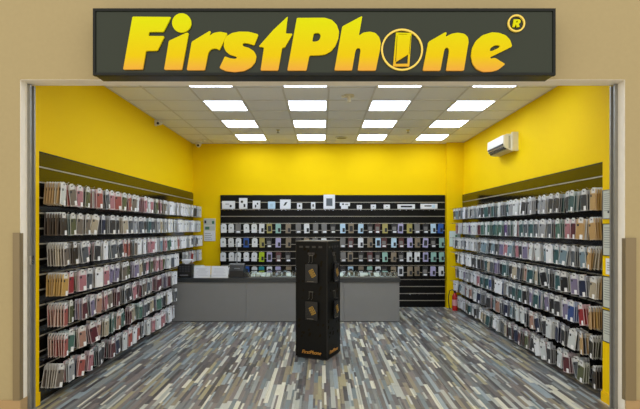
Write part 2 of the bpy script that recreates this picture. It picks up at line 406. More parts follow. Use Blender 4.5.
# ------------------------------------------------------------ phone case packs
PAL = {'black': (30, 30, 33), 'charcoal': (58, 58, 62), 'slate grey': (92, 98, 106), 'pale grey': (168, 170, 174), 'white': (222, 224, 228), 'clear': (196, 200, 200),
       'teal': (52, 98, 102), 'sea green': (78, 122, 108), 'light blue': (128, 156, 170), 'blue': (52, 82, 156), 'navy': (36, 44, 78), 'lilac': (138, 126, 162), 'purple': (92, 62, 128),
       'pink': (196, 124, 134), 'coral': (184, 88, 78), 'red': (176, 40, 46), 'wine red': (104, 40, 50), 'salmon': (190, 140, 120), 'beige': (196, 180, 150), 'tan': (176, 142, 92),
       'golden tan': (180, 144, 76), 'brown': (104, 78, 58), 'dark brown': (56, 44, 34), 'olive': (98, 104, 64), 'dark olive': (60, 58, 44), 'grey brown': (126, 114, 100)}
def hangcard(w, z0, z1, c=.014): return [(-w/2, z0), (w/2, z0), (w/2, z1-c), (w/2-c, z1), (-w/2+c, z1), (-w/2, z1-c)]
PWID, PHEI = .11, .2
PAL = {k: (v if k in ('white', 'clear', 'black', 'tan', 'golden tan') else tuple(int(q*.86+sum(v)/3*.0) for q in (v[0]*.88+sum(v)*.04, v[1]*.88+sum(v)*.04, v[2]*.88+sum(v)*.04))) for k, v in PAL.items()}
def pack_meshes(colname):
    c = PAL[colname]; cm = mat('case_'+colname.replace(' ', '_'), c, .42)
    light = tuple(int(v*.35+236*.65) for v in c)
    bag = mat('sleeve_'+colname.replace(' ', '_'), light if colname not in ('golden tan', 'tan', 'dark brown', 'brown') else tuple(int(v*.75+60) for v in c), .3)
    root = MB().prism(hangcard(PWID, -PHEI, .012), -.002, .002, bag).prism([(-.030, -.03), (.030, -.03), (.030, .016), (.016, .026), (-.016, .026), (-.030, .016)], -.0035, .0035, header_m)
    root.prism([(-.011, -.004), (.011, -.004), (.011, .006), (-.011, .006)], -.0042, -.0036, ink_d)
    case = MB().prism(rrect(-.045, .045, -PHEI+.010, -.034, .012, 2), -.0065, .0055, cm)
    cw = MB().prism(rrect(-.038, -.016, -.066, -.042, .007, 2), -.0085, -.0065, ink_d if colname not in ('black', 'charcoal', 'dark brown') else mat('case_slate_grey', PAL['slate grey'], .4))
    return root.mesh('phone_case_pack'), case.mesh('case'), cw.mesh('camera_window')
PM = {}
stick = MB().prism(rrect(.004, .04, -PHEI+.004, -PHEI+.05, .003, 1), -.0099, -.0078, mat('white_price_sticker', (236, 236, 236), .5)).mesh('price_sticker')
hook_mesh = MB().tube([(0, 0, 0), (0, -.22, 0), (0, -.235, .012)], .003, chrome, 5).box(-.012, .012, -.006, 0, -.012, .012, chrome).mesh('hook')
stuffL = MB()
def lin(c): return (*s2l(c), 1)
def add_stuff(M, colname, full):
    c = PAL[colname]; light = tuple(int(v*.35+236*.65) for v in c)
    stuffL.box(-PWID/2, PWID/2, -.002, .002, -PHEI, .012, None, M, lin(light))
    stuffL.box(-.045, .045, -.0075, .0065, -PHEI+.010, -.034, None, M, lin(c))
    if full:
        stuffL.box(-.030, .030, -.0035, .0035, -.03, .02, None, M, lin((214, 214, 212)))
        stuffL.box(-.038, -.016, -.0095, -.0075, -.066, -.042, None, M, lin((40, 42, 46)))
        if random.random() < .6: stuffL.box(.004, .04, -.0099, -.0078, -PHEI+.004, -PHEI+.05, None, M, lin((236, 236, 236)))
def choose(side, row, j):
    r = random.random()
    if side == 'left':
        first = ['tan', 'dark brown', 'grey brown', 'golden tan', 'salmon', 'coral', 'grey brown']
        second = ['grey brown', 'olive', 'dark brown', 'red', 'olive', 'sea green', 'pale grey']
        if j == 0: return first[row]
        if j == 1: return second[row]
        if j > 17 and r < .8: return random.choice(['white', 'white', 'clear'])
        pools = [['grey brown', 'olive', 'pink', 'charcoal', 'light blue', 'coral', 'slate grey', 'pale grey', 'clear', 'white'],
                 ['teal', 'charcoal', 'pale grey', 'beige', 'slate grey', 'navy', 'white', 'grey brown', 'black'],
                 ['light blue', 'pink', 'grey brown', 'coral', 'teal', 'sea green', 'slate grey', 'white', 'charcoal'],
                 ['lilac', 'charcoal', 'grey brown', 'olive', 'slate grey', 'pink', 'red', 'black', 'white', 'beige'],
                 ['wine red', 'charcoal', 'black', 'grey brown', 'salmon', 'slate grey', 'wine red', 'pink', 'lilac', 'pale grey'],
                 ['charcoal', 'purple', 'wine red', 'sea green', 'salmon', 'black', 'red', 'slate grey', 'beige'],
                 ['pale grey', 'clear', 'charcoal', 'coral', 'slate grey', 'pink', 'wine red', 'teal', 'navy', 'white']]
        return random.choice(pools[row])
    first = ['golden tan', 'golden tan', 'tan', 'tan', 'golden tan', 'dark olive', 'dark brown']
    second = ['charcoal', 'tan', 'light blue', 'navy', 'red', 'tan', 'olive']
    if j == 0: return first[row]
    if j == 1: return second[row]
    pools = [['white', 'teal', 'clear', 'charcoal', 'slate grey', 'light blue', 'pale grey', 'slate grey'],
             ['olive', 'white', 'purple', 'clear', 'charcoal', 'teal', 'sea green', 'pink', 'pale grey', 'wine red', 'slate grey'],
             ['slate grey', 'charcoal', 'light blue', 'clear', 'light blue', 'pink', 'teal', 'white', 'lilac', 'grey brown'],
             ['slate grey', 'charcoal', 'teal', 'pale grey', 'salmon', 'lilac', 'charcoal', 'olive', 'black', 'beige'],
             ['white', 'charcoal', 'clear', 'teal', 'blue', 'white', 'black', 'pink', 'slate grey', 'lilac'],
             ['white', 'pink', 'clear', 'charcoal', 'slate grey', 'black', 'salmon', 'light blue', 'navy'],
             ['olive', 'wine red', 'slate grey', 'navy', 'charcoal', 'teal', 'white', 'clear', 'beige', 'coral']]
    if j > 20 and r < .45: return random.choice(['white', 'pale grey', 'clear'])
    return random.choice(pools[row])
rowname = ['top row', 'second row down', 'third row down', 'fourth row down', 'fifth row down', 'sixth row down', 'bottom row']
def fill_wall(side):
    left = side == 'left'
    sw = swL if left else swR
    ys0 = (4.64 if left else 4.72); pitch = .174
    n = 31
    for row in range(7):
        z = (.045 if left else 0)+SH-(row+1)*2*SP-.010
        for j in range(n):
            y = ys0+j*pitch+random.uniform(-.012, .012)
            if left and (row >= 4 and y > 8.22 or row == 3 and 8.35 < y < 8.8): continue
            if not left and y > 9.8: continue
            lx = (y-LY0) if left else (RY1-y)
            hko = link('hook', hook_mesh, sw, (lx, -.018, z)); hko.scale = (1, 1 if left else 1.25, 1)
            depth = random.choice([.17, .19, .2, .21, .21])+(0 if left else .06*(1-j/n))
            cnt = (8 if left else 10) if j == 0 else random.randint(3, 6)
            step = .0255 if j == 0 else .023
            col = choose(side, row, j)
            lean = random.gauss(0, .09); yaw = random.gauss(0, .14)
            if random.random() < .07: lean = random.choice([-.2, .22])
            for k in range(cnt):
                d = depth-k*step
                if d < .035: break
                kc = col
                if j == 0 and random.random() < .25: kc = {'tan': 'beige', 'golden tan': 'tan', 'salmon': 'coral', 'coral': 'salmon', 'dark brown': 'brown', 'grey brown': 'beige', 'dark olive': 'olive'}.get(col, col)
                elif j and k and random.random() < .5: kc = choose(side, row, j+2)
                if left and row == 0 and j == 0 and k == 0: kc = 'clear'
                x = (XL+.012+d) if left else (XR-.012-d)
                rz = (PI/2-.08*(j > 0) if left else -PI/2+.08*(j > 0))+yaw*(1 if k == 0 else .6)+random.gauss(0, .02)
                # lean turns the pack in its own plane about the hook
                ln = lean+random.gauss(0, .045)
                M = Matrix.Translation((x, y, z-.012)) @ Matrix.Rotation(rz, 4, 'Z') @ Matrix.Rotation(ln, 4, 'Y')
                if (j == 0) or (k == 0 and j <= 13):
                    if kc not in PM: PM[kc] = pack_meshes(kc)
                    a, b, cwm = PM[kc]
                    hk = 'hook nearest the entrance' if j == 0 else f'{ordn[j]} hook from entrance'
                    if j == 0: lab = (f'{kc} phone case, front of stack' if k == 0 else f'{kc} phone case, {ordn[k]} in stack')+f', hook nearest entrance, {rowname[row]}, {side} wall'
                    else: lab = f'{kc} phone case, {hk}, {rowname[row]}, {side} wall'
                    o = link('phone_case_pack', a, None, label=lab, category='phone case', group=f'phone case packs hanging on the {side} wall')
                    o.matrix_world = M
                    cso = link('case', b, o); link('camera_window', cwm, cso)
                    if k == 0 and random.random() < .8: link('price_sticker', stick, o)
                else: add_stuff(M, kc, k == 0)
fill_wall('left'); fill_wall('right')
me = stuffL.mesh('hanging_phone_cases'); me.materials.append(attr_m)
ca = me.color_attributes.new('Col', 'FLOAT_COLOR', 'CORNER')
arr = []
for p, c in zip(me.polygons, stuffL.c): arr += list(c)*p.loop_total
ca.data.foreach_set('color', arr)
link('hanging_phone_cases', me, label='dense rows of further phone case packs hanging deeper along both side walls', category='phone cases', kind='stuff')

# ------------------------------------------------------------ back wall packs
BC = {'W': ('white', (226, 228, 230)), 'K': ('dark', (44, 42, 44)), 'G': ('grey', (120, 118, 116)), 'Y': ('yellow', (168, 158, 92)), 'M': ('mint green', (150, 192, 180)), 'B': ('pale blue', (186, 214, 234)),
      'U': ('blue', (44, 92, 176)), 'R': ('dark red', (92, 50, 50)), 'T': ('tan', (138, 124, 104)), 'P': ('lilac', (176, 170, 206)), 'L': ('lime green', (170, 196, 20)), 'A': ('turquoise', (20, 140, 160))}
cx = [223.9, 231.6, 239.3, 246.7, 255, 262.3, 269.4, 278.5, 288.4, 298, 306.6, 315.4, 324.2, 333.2, 342.6, 350.7, 360.6, 369.6, 377.5, 384.3, 393.3, 400.5, 409, 416.8, 424.7, 432.8, 441]
rows = ['WWGWWWYMTGWGGKBTBKRYKPYGKBU', 'WWWUWYKPTKTGWKGRWTBRBRPTPKM', 'WWWWWLPRKTTKGKGTKRKMTKWWPMM', 'WWWUWAWPTWGKKKKBTMWKTWTTKPW']
BPM = {}
def back_pack(code, variant):
    name, c = BC[code]; m = mat('card_'+name.replace(' ', '_'), c, .45)
    if variant == 2:
        root = MB().prism([(-.056, -.185), (.056, -.185), (.056, -.03), (.03, 0), (-.03, 0), (-.056, -.03)], -.012, .012, m)
        win = MB().prism(rrect(-.014, .014, -.1, -.07, .006, 2), -.0135, -.012, mat('grey_print', (120, 122, 120)))
    else:
        root = MB().prism(hangcard(.108, -.195, .0, .01), -.009, .009, m)
        if code in 'KRG': win = MB().prism(rrect(-.03, .04, -.185, -.15, .004, 1), -.011, -.009, paper).prism(rrect(-.04, .035, -.135, -.06, .006, 1), -.011, -.009, mat('card_grey', BC['G'][1]))
        elif variant == 0: win = MB().prism(rrect(-.03, .036, -.16, -.045, .008, 2), -.012, -.009, ink_d)
        else: win = MB().prism(rrect(-.005, .042, -.17, -.09, .006, 2), -.012, -.009, ink_d)
    return root.mesh('accessory_pack'), win.mesh('window')
for r, rs in enumerate(rows):
    z = SH-(4+2*r)*SP-.010
    for i, code in enumerate(rs):
        x = wx(cx[i]+random.uniform(-.5, .5), YB-.12)
        link('hook', hook_mesh, swB, (x-BX0, -.018, z))
        v = 2 if i < 2 or (code == 'W' and i < 5) else (1 if (i*7+r*3) % 3 else 0)
        if (code, v) not in BPM: BPM[(code, v)] = back_pack(code, v)
        a, b = BPM[(code, v)]
        o = link('accessory_pack', a, None, (x, YB-random.uniform(.14, .2), z-.006), (0, random.gauss(0, .03), random.gauss(0, .08)),
                 label=f'{BC[code][0]} accessory pack, {ordn[i]} from left, {["top","second","third","lowest"][r]} hanging row, back wall', category='accessory pack', group='accessory packs hanging on the back wall')
        link('window', b, o)
for zi in (12, 14):                                   # empty hooks low on the back wall
    for px in (408.5, 417, 425.5, 434.5, 441.5):
        link('hook', hook_mesh, swB, (wx(px, YB-.03)-BX0, -.018, SH-zi*SP-.010))
# boxes on the upper shelf brackets
brk = MB().tube([(0, 0, 0), (0, -.1, 0), (0, -.104, -.03)], .004, chrome, 5).box(-.01, .01, -.006, .0, -.04, .01, chrome).mesh('bracket')
boxes = [(222, 234.5, 201, 'white', 'wide white box with small dark picture, far left of top shelf'), (239, 247, 198, 'white', 'tall white box with two dark pictures, second on top shelf'),
         (252.5, 260, 200.7, 'white', 'square white box with dark earphone picture, third on top shelf'), (268, 275, 201.5, 'blue', 'plain pale blue box, fourth on top shelf'),
         (280, 290.5, 199.5, 'white', 'white box with dark slanted gadget picture, fifth on top shelf'), (297, 302, 203, 'white', 'small white box left of the narrow one, sixth on top shelf'),
         (311, 315.3, 202, 'white', 'narrow white box with dark oval just left of tall framed box'), (323.5, 335, 194.6, 'frame', 'tallest white box with dark grey screen picture on top shelf'),
         (340, 350, 202.5, 'white', 'stepped white gadget box just right of tallest box'), (357, 362, 205, 'white', 'small pale cube box, first of three small ones'),
         (371, 376, 204.5, 'white', 'small pale cube box, middle of three small ones'), (384, 390, 204.5, 'white', 'small pale cube box, last of three small ones'),
         (398, 415, 204.3, 'white', 'wide white box with long black oval gadget, right of small cubes'), (421, 437.5, 203.8, 'white', 'wide white box with grey print at right end of top shelf')]
zs = SH-2*SP+.0
for k, (a, b, t, kind, lab) in enumerate(boxes):
    yb = YB-.11; x0b, x1b = wx(a, yb-.04), wx(b, yb-.04); cxm = (x0b+x1b)/2; hw = (x1b-x0b)/2; h = wz(t, yb-.04)-zs
    base = {'white': paper, 'blue': mat('card_pale_blue', BC['B'][1]), 'frame': paper}[kind]
    if k == 8:
        mb = MB().box(-hw, hw, -.035, .035, h*.45, h, base).box(-hw*.75, hw*.6, -.033, .033, 0, h*.45, base)
    else: mb = MB().box(-hw, hw, -.035, .035, 0, h, base)
    o = ob('gadget_box', mb, None, (cxm, yb, zs), **T(lab, 'box', 'gadget boxes on the top shelf of the back wall'))
    pm = MB()
    if kind == 'frame': pm.prism(rrect(-hw*.52, hw*.55, h*.2, h*.74, .004), -.037, -.035, mat('screen_grey', (84, 94, 102), .3))
    elif k == 1: pm.prism(rrect(-.045, .0, h*.55, h*.75, .008), -.037, -.035, ink_d).prism(rrect(.01, .05, h*.15, h*.45, .008), -.037, -.035, ink_d).prism([(-.01, h*.55), (.0, h*.52), (.03, h*.4), (.02, h*.42)][::-1], -.0365, -.035, ink_d)
    elif k == 0: pm.prism(rrect(.03, .07, h*.2, h*.5, .01), -.037, -.035, ink_d).prism(rrect(-.06, .02, h*.55, h*.65, .004), -.0365, -.035, ink)
    elif k == 2: pm.prism(rrect(-.03, .0, h*.15, h*.5, .012), -.037, -.035, ink_d).prism(rrect(.01, .04, h*.5, h*.75, .012), -.037, -.035, ink_d)
    elif k == 4: pm.prism([(-.04, h*.35), (.0, h*.35), (.05, h*.75), (.0, h*.7)], -.037, -.035, ink_d)
    elif k in (5, 6): pm.prism(rrect(-.015, .015, h*.3, h*.7, .01), -.037, -.035, ink_d)
    elif k == 8: pm.prism(rrect(-.06, -.02, h*.6, h*.85, .01), -.037, -.035, ink_d).prism(rrect(.0, .07, h*.6, h*.8, .01), -.037, -.035, ink)
    elif k == 12: pm.prism(rrect(-.12, .12, h*.3, h*.7, .018), -.037, -.035, ink_d)
    elif k == 13: pm.prism(rrect(-.1, .05, h*.45, h*.7, .01), -.037, -.035, ink_d).prism(rrect(.06, .12, h*.2, h*.8, .006), -.0365, -.035, mat('card_pale_blue', BC['B'][1]))
    elif k == 3: pm.prism(rrect(-.03, .03, h*.3, h*.7, .01), -.0365, -.035, mat('faint_blue_print', (168, 196, 214)))
    else: pm.prism(rrect(-.015, .015, h*.4, h*.65, .005), -.0365, -.035, ink)
    ob('print', pm, o)
    for s in ((-.6, .6) if hw < .1 else (-.7, 0, .7)):
        link('bracket', brk, swB, (cxm+s*hw-BX0, -.018, zs-SP*0-.006))

# ------------------------------------------------------------ notices on the back wall and column
def lines(mb, x0, x1, z0, z1, n, y, m=ink, seed=1):
    rnd = random.Random(seed); dz = (z1-z0)/n
    for i in range(n): mb.box(x0, x0+(x1-x0)*rnd.uniform(.55, 1), y-.0012, y, z1-dz*(i+.65), z1-dz*(i+.35), m)
nl = thing('notice_board', 'white leaflet board with three panels on yellow wall left of back display', 'notice board', (wx(204, YB), YB, 0))
ww = wx(215.5, YB)-wx(204, YB); za, zb = wz(241, YB), wz(218.5, YB)
ob('board', MB().box(0, ww, -.02, -.001, za, zb, mat('pale_board', (214, 216, 208), .5)), nl)
for q, (u, v) in enumerate(((.02, .44), (.48, .66), (.70, .98))):
    a, b = za+(zb-za)*u, za+(zb-za)*v
    ob('notice', MB().box(.01, ww-.01, -.024, -.0205, a, b, paper_g if q else paper), nl)
pm = MB(); lines(pm, .02, ww-.03, za+.02, za+.18, 4, -.0242, seed=3)
pm.box(.015, .055, -.0255, -.0242, za+.37, za+.43, ink_d).box(ww-.07, ww-.02, -.0255, -.0242, za+.36, za+.42, mat('green_print', (70, 120, 90))).box(.03, .12, -.0255, -.0242, za+.24, za+.3, mat('green_print', (70, 120, 90)))
ob('print', pm, nl)
nr = thing('picture_sheet', 'pale sheet with green plant picture on yellow corner column', 'poster', (wx(449.5, 9.86), 9.868, 0))
ww = wx(460.5, 9.86)-wx(449.5, 9.86); za, zb = wz(246.5, 9.86), wz(231, 9.86)
ob('sheet', MB().box(0, ww, -.006, 0, za, zb, mat('pale_blue_sheet', (206, 220, 214), .4)), nr)
pm = MB()
for i, (a, b) in enumerate(((.45, .3), (.55, .5), (.4, .55), (.6, .68), (.5, .42))): pm.prism([(p[0], p[1]) for p in circ(ww*a, za+(zb-za)*b, .022, 8)], -.0075, -.006, mat('plant_green', (66, 128, 84)))
ob('print', pm, nr)

# ------------------------------------------------------------ notices on right pillar
def pillar_notice(y0, y1, label, kind):
    Yc = 4.475; zt, zb_ = wz(y0, Yc), wz(y1, Yc); wd = .185 if kind != 'small' else .1
    t = thing('framed_notice' if kind != 'small' else 'notice_card', label, 'notice', (OXR, Yc, 0), (0, 0, -PI/2))
    x0, x1 = -wd/2, wd/2                                # local -y faces the room
    if kind != 'small':
        f = .007; fmat = black_pl if kind == 'dark' else grey_pl
        ob('frame', MB().box(x0, x1, -.012, -.001, zb_, zb_+f, fmat).box(x0, x1, -.012, -.001, zt-f, zt, fmat).box(x0, x0+f, -.012, -.001, zb_+f, zt-f, fmat).box(x1-f, x1, -.012, -.001, zb_+f, zt-f, fmat), t)
        sh = ob('sheet', MB().box(x0+f, x1-f, -.007, -.001, zb_+f, zt-f, paper_g), t)
        pm = MB(); lines(pm, x0+.025, x1-.02, zb_+.07, zt-.03, 9, -.0072, seed=int(y0))
        ob('print', pm, sh)
    else:
        sh = ob('sheet', MB().box(x0, x1, -.003, -.001, zb_, zt, paper), t)
        pm = MB(); lines(pm, x0+.02, x1-.02, zb_+.03, zt-.03, 4, -.0031, seed=5); ob('print', pm, sh)
    return t
t1 = pillar_notice(189.5, 219, 'topmost framed notice on the yellow pillar by the right wall', 'grey')
ob('emblem', MB().prism(circ(0, wz(212, 4.475), .012, 10), -.0095, -.0072, ink_d), t1)
pillar_notice(223.5, 256, 'dark-framed notice second from top on the yellow pillar', 'dark')
pillar_notice(258.5, 274.5, 'small unframed white card between framed notices on yellow pillar', 'small')
pillar_notice(276.5, 308.5, 'framed notice directly below the small white card on yellow pillar', 'dark')
pillar_notice(310.5, 343, 'lowest framed notice on the yellow pillar', 'dark')

# ------------------------------------------------------------ counter
CY, CT = 8.4, .775
CX0, CXs, CXm, CX1 = -2.66, wx(246, CY), wx(344, CY), wx(399.5, CY)
for a, b, lab in ((CX0, CXs, 'grey counter cabinet, leftmost, under the paper sign holders'), (CXs, CXm, 'grey counter cabinet, middle, behind the black display column'), (CXm, CX1, 'grey counter cabinet, rightmost, at the open end of the counter')):
    t = thing('counter_cabinet', lab, 'cabinet', (a, CY, 0), group='grey counter cabinets')
    wd = b-a
    ob('carcass', MB().box(.003, wd-.003, .02, .56, .06, CT-.07, counter_m), t)
    fp = ob('front_panel', MB().box(.0025, wd-.0025, 0, .0195, .012, CT-.075, counter_m), t)
    ob('plinth', MB().box(.003, wd-.003, .03, .55, 0, .06, counter_d), t)
ob('counter_worktop', MB().box(CX0-.005, CX1+.012, CY-.02, CY+.62, CT-.0695, CT, counter_d), **T('long dark worktop running over the grey counter cabinets', 'worktop'))
# shallow glass display tray on the worktop
dx0, dx1 = wx(248, CY+.1), CX1-.01
dc = thing('display_case', 'shallow glass display case along the right part of the counter', 'display case', (0, CY+.08, CT))
ob('base', MB().box(dx0, dx1, 0, .5, .0005, .008, mat('tray_grey', (70, 76, 78), .5)), dc)
dm = MB()
for q in ((dx0, dx1, 0, .01), (dx0, dx1, .49, .5), (dx0, dx0+.01, .01, .49), (dx1-.01, dx1, .01, .49)): dm.box(*q, .008, .014, rail_alu)
ob('rim', dm, dc)
gp = MB().box(dx0+.002, dx1-.002, .002, .498, .092, .096, glass_m).box(dx0+.002, dx1-.002, .002, .006, .0145, .0915, glass_m).box(dx0+.002, dx0+.006, .0065, .498, .0145, .0915, glass_m).box(dx1-.006, dx1-.002, .0065, .498, .0145, .0915, glass_m)
ob('glass', gp, dc)
phm = MB().prism(rrect(-.036, .036, -.068, .068, .01), -.004, .004, mat('display_phone_pale', (206, 216, 222), .3)).prism(rrect(-.031, .031, -.06, .06, .004), -.005, -.004, mat('phone_screen', (34, 40, 48), .1)).mesh('display_phone')
phb = MB().prism(rrect(-.036, .036, -.068, .068, .01), -.004, .004, white_pl).mesh('display_phone')
nph = 28
for i in range(nph):
    x = dx0+.08+(dx1-dx0-.16)*i/(nph-1)
    for rr, yy in enumerate((.13, .34)):
        if random.random() < .15: continue
        o = link('display_phone', phb if random.random() < .55 else phm, None, (x+random.uniform(-.01, .01), CY+.08+yy, CT+.046), (-PI/2+.5, 0, random.uniform(-.1, .1)))
        o['label'] = f'{ordn[i] if i < 29 else ordn[nph-1-i]+" last"} small phone from left, {["front", "rear"][rr]} row, glass counter display'; o['category'] = 'phone'; o['group'] = 'phones inside the glass counter display'

# counter-top objects
def sign_holder(px0, px1, label, n):
    y = CY+.06; x0, x1 = wx(px0, y), wx(px1, y); h = .205
    t = thing('sign_holder', label, 'sign', ((x0+x1)/2, y, CT), group='paper signs standing on the counter')
    hw = (x1-x0)/2-.003; R = Matrix.Rotation(-.15, 4, 'X')
    sh = ob('sheet', MB().box(-hw, hw, 0, .002, .006, h, paper, R), t)
    ob('acrylic_stand', MB().box(-hw-.002, hw+.002, .0025, .005, .002, h+.004, white_pl, R).box(-hw, hw, -.01, .08, 0, .0035, white_pl), t)
    pm = MB(); rnd = random.Random(n)
    for i in range(6): pm.box(-hw*rnd.uniform(.4, .8), hw*rnd.uniform(.4, .8), -.0015, 0, .04+i*.024, .046+i*.024, ink if i == 4 and n == 1 else mat('faint_print', (188, 190, 198)), R)
    ob('print', pm, sh)
sign_holder(193.5, 210.3, 'left of two white paper signs standing on the counter', 1)
sign_holder(211, 228, 'right of two white paper signs standing on the counter', 2)
y = CY+.12; X0, X1 = wx(177.5, y), wx(191.5, y)
bx = thing('black_carton', 'black carton with faint grey print at the left end of the counter', 'box', ((X0+X1)/2, y, CT))
hw = (X1-X0)/2
ob('body', MB().box(-hw, hw, 0, .2, .0005, .235, black_pl), bx)
pm = MB()
for i in range(3):
    for k in range(4): pm.box(-hw+.03+k*.05, -hw+.065+k*.05, -.002, 0, .1+i*.04, .125+i*.04, mat('dim_print', (66, 66, 72), .6))
pm.box(-hw+.04, hw-.06, -.002, 0, .03, .05, mat('mid_print', (130, 130, 136), .6)); ob('print', pm, bx)
ob('flyer', MB().add([(-.09, 0, .07), (.1, 0, .075), (.03, 0, .0), (-.02, 0, .0), (-.09, .1, .08), (.1, .1, .085), (.03, .1, .004), (-.02, .1, .004)], [(0, 3, 2, 1), (4, 5, 6, 7), (0, 1, 5, 4), (1, 2, 6, 5), (2, 3, 7, 6), (3, 0, 4, 7)], paper),
   None, (wx(186, y), y+.02, CT+.237), **T('crumpled white paper flyer on top of the black carton', 'paper'))
y = CY+.1; X0, X1 = wx(229, y), wx(243, y)
pr = thing('receipt_printer', 'black receipt printer with sloping front beside the paper signs', 'printer', ((X0+X1)/2, y, CT)); hw = (X1-X0)/2
prof = [(0, 0), (.28, 0), (.28, .2), (.1, .215), (.0, .12)]
M = Matrix.Rotation(PI/2, 4, 'Z') @ Matrix.Translation((0, -hw, 0))
ob('body', MB().prism(prof, 0, 2*hw, black_pl, Matrix.Translation((0, 0, .001)) @ Matrix.Rotation(PI/2, 4, 'Z') @ Matrix.Translation((0, -hw, 0))), pr)
ob('lid', MB().box(-hw*1.12, hw*.95, .1, .27, .216, .236, grey_pl), pr)
ob('paper_slot', MB().box(-hw*.3, hw*.5, .025, .03, .15, .165, grey_pl), pr)
ob('terminal_base', MB().prism([(0, 0.001), (.13, 0.001), (.04, .07), (0, .1)], 0, .16, black_pl, Matrix.Translation((hw+.005, .02, 0))), pr)
po = thing('camera_pole', 'thin dark pole standing on the counter behind the printer', 'pole', (wx(237, CY+.45), CY+.45, CT))
ob('pole', MB().cyl((0, 0, .012), .009, .62, grey_pl, 8), po); ob('foot', MB().cyl((0, 0, 0.0005), .05, .012, black_pl, 16), po)
ob('paper_tray', MB().bbox(-.1, .1, -.1, .1, 0.001, .19, .03, mat('pale_green_grey', (176, 184, 170), .5)), None, (wx(198, CY+.4), CY+.42, CT), **T('pale grey-green box standing behind the left paper sign', 'box'))

# ------------------------------------------------------------ rotating display column
ang = math.radians(-24)
SX, SYc = .062, 5.94                                    # near corner on the floor
side = .435
ca_, sa_ = math.cos(ang), math.sin(ang)
# near corner is the local (+,-) corner
cxl, cyl_ = SX-(side/2*ca_+side/2*sa_), SYc-(side/2*sa_-side/2*ca_)
ds = thing('display_column', 'square black advertising display column standing in the middle of the floor', 'display stand', (cxl, cyl_, 0), (0, 0, ang))
h = side/2; HS = 1.498
ob('base', MB().box(-h+.012, h-.012, -h+.012, h-.012, 0, .02, black_pl), ds)
for k in range(4):
    M = Matrix.Rotation(k*PI/2, 4, 'Z')
    ob('side_panel', MB().box(-h+.003, h-.003, -h, -h+.01, .02, HS-.012, stand_m, M), ds)
    ob('edge_strip', MB().box(-h-.002, -h+.002, -h-.002, -h+.002, .02, HS-.012, mat('dark_edge', (44, 40, 34), .4), M), ds)
ob('top_cap', MB().box(-h-.004, h+.004, -h-.004, h+.004, HS-.012, HS, mat('grey_brown_cap', (92, 88, 80), .5)), ds)
def text_mesh(s, size, m, shear=.3):
    cu = bpy.data.curves.new('t', 'FONT'); cu.body = s; cu.size = size; cu.shear = shear; cu.extrude = .001; cu.align_x = 'CENTER'; cu.offset = size*.012
    o = bpy.data.objects.new('t', cu); me = bpy.data.meshes.new_from_object(o); bpy.data.objects.remove(o)
    me.transform(Matrix.Rotation(PI/2, 4, 'X')); me.materials.clear(); me.materials.append(m); return me
tx = text_mesh('FirstPhone', .062, mat('orange_gold_print', (200, 140, 50), .5))
for k in range(4):
    a = k*PI/2; d = -h-.0015
    link('lettering', tx, ds, (-d*math.sin(a), d*math.cos(a), .065), (0, 0, a), label='small gold FirstPhone lettering')
# faint tone-on-tone motifs
mo = mat('bronze_tone_print', (34, 28, 15), .7, spec=.05)
mm = MB(); rnd = random.Random(4)
for q in range(34):
    u, z = rnd.uniform(-h+.03, h-.05), rnd.uniform(.2, HS-.06); s = rnd.uniform(.02, .05)
    Mq = Matrix.Translation((u, -h-.0003, z)) @ Matrix.Rotation(.45, 4, 'Y')
    mm.prism(rrect(-s*.3, s*.3, -s*.5, s*.5, s*.1), -.0006, 0, mo, Mq)
mmesh = mm.mesh('motif_print')
for k in range(4): link('motif_print', mmesh, ds, (0, 0, 0), (0, 0, k*PI/2))
# hooks, small tags (parts) and hanging packs (things)
dimw = mat('dim_wire', (96, 92, 84), .4, metal=.3)
hk = MB()
for s in (-.022, .022): hk.tube([(s, 0, 0), (s, -.012, .004), (s, -.015, -.08), (s, -.05, -.09)], .0022, dimw, 5)
hk.box(-.03, .03, -.006, 0, -.004, .006, dimw)
hkm = hk.mesh('hook')
tagm = MB().box(-.045, -.004, -.0025, 0, -.014, .014, mat('dull_tag', (64, 58, 54), .6)).box(.004, .045, -.0025, 0, -.014, .014, mat('dull_tag', (92, 84, 78))).mesh('tag')
tops = MB()
for i in range(4): tops.box(-h+.05+i*.09, -h+.1+i*.09, -.0025, 0, -.012, .012, mat('dim_tag', (60, 56, 50), .6))
topm = tops.mesh('tag')
pk_r = MB().prism(rrect(-.085, .085, -.235, .0, .008), -.008, .008, mat('pack_black_gloss', (13, 13, 15), .25)).mesh('black_pack')
pk_t = MB().box(-.06, .03, -.0012, 0, -.222, -.217, mat('silver_print', (120, 110, 96), .4)).mesh('print_line')
lg = MB(); Ml = Matrix.Translation((.012, -.0082, -.115)) @ Matrix.Rotation(-.5, 4, 'Y')
lg.prism(rrect(-.032, .032, -.05, .05, .008), -.001, 0, gold_m, Ml)
for i in range(3): lg.prism(rrect(-.026, .026, -.04+i*.03, -.02+i*.03, .004), -.002, -.001, mat('logo_dark', (60, 44, 16), .5), Ml)
for i in range(3): lg.prism(rrect(-.02, .018, -.034+i*.03, -.026+i*.03, .002), -.003, -.002, gold_m, Ml)
lgm = lg.mesh('logo')
fname = ['front left face', 'back right side', 'hidden side', 'left side']
Wm = Matrix.Translation((cxl, cyl_, 0)) @ Matrix.Rotation(ang, 4, 'Z')
facel = {0: 'wide left face', 1: 'narrow right face', 3: 'far left side', 2: 'rear face'}
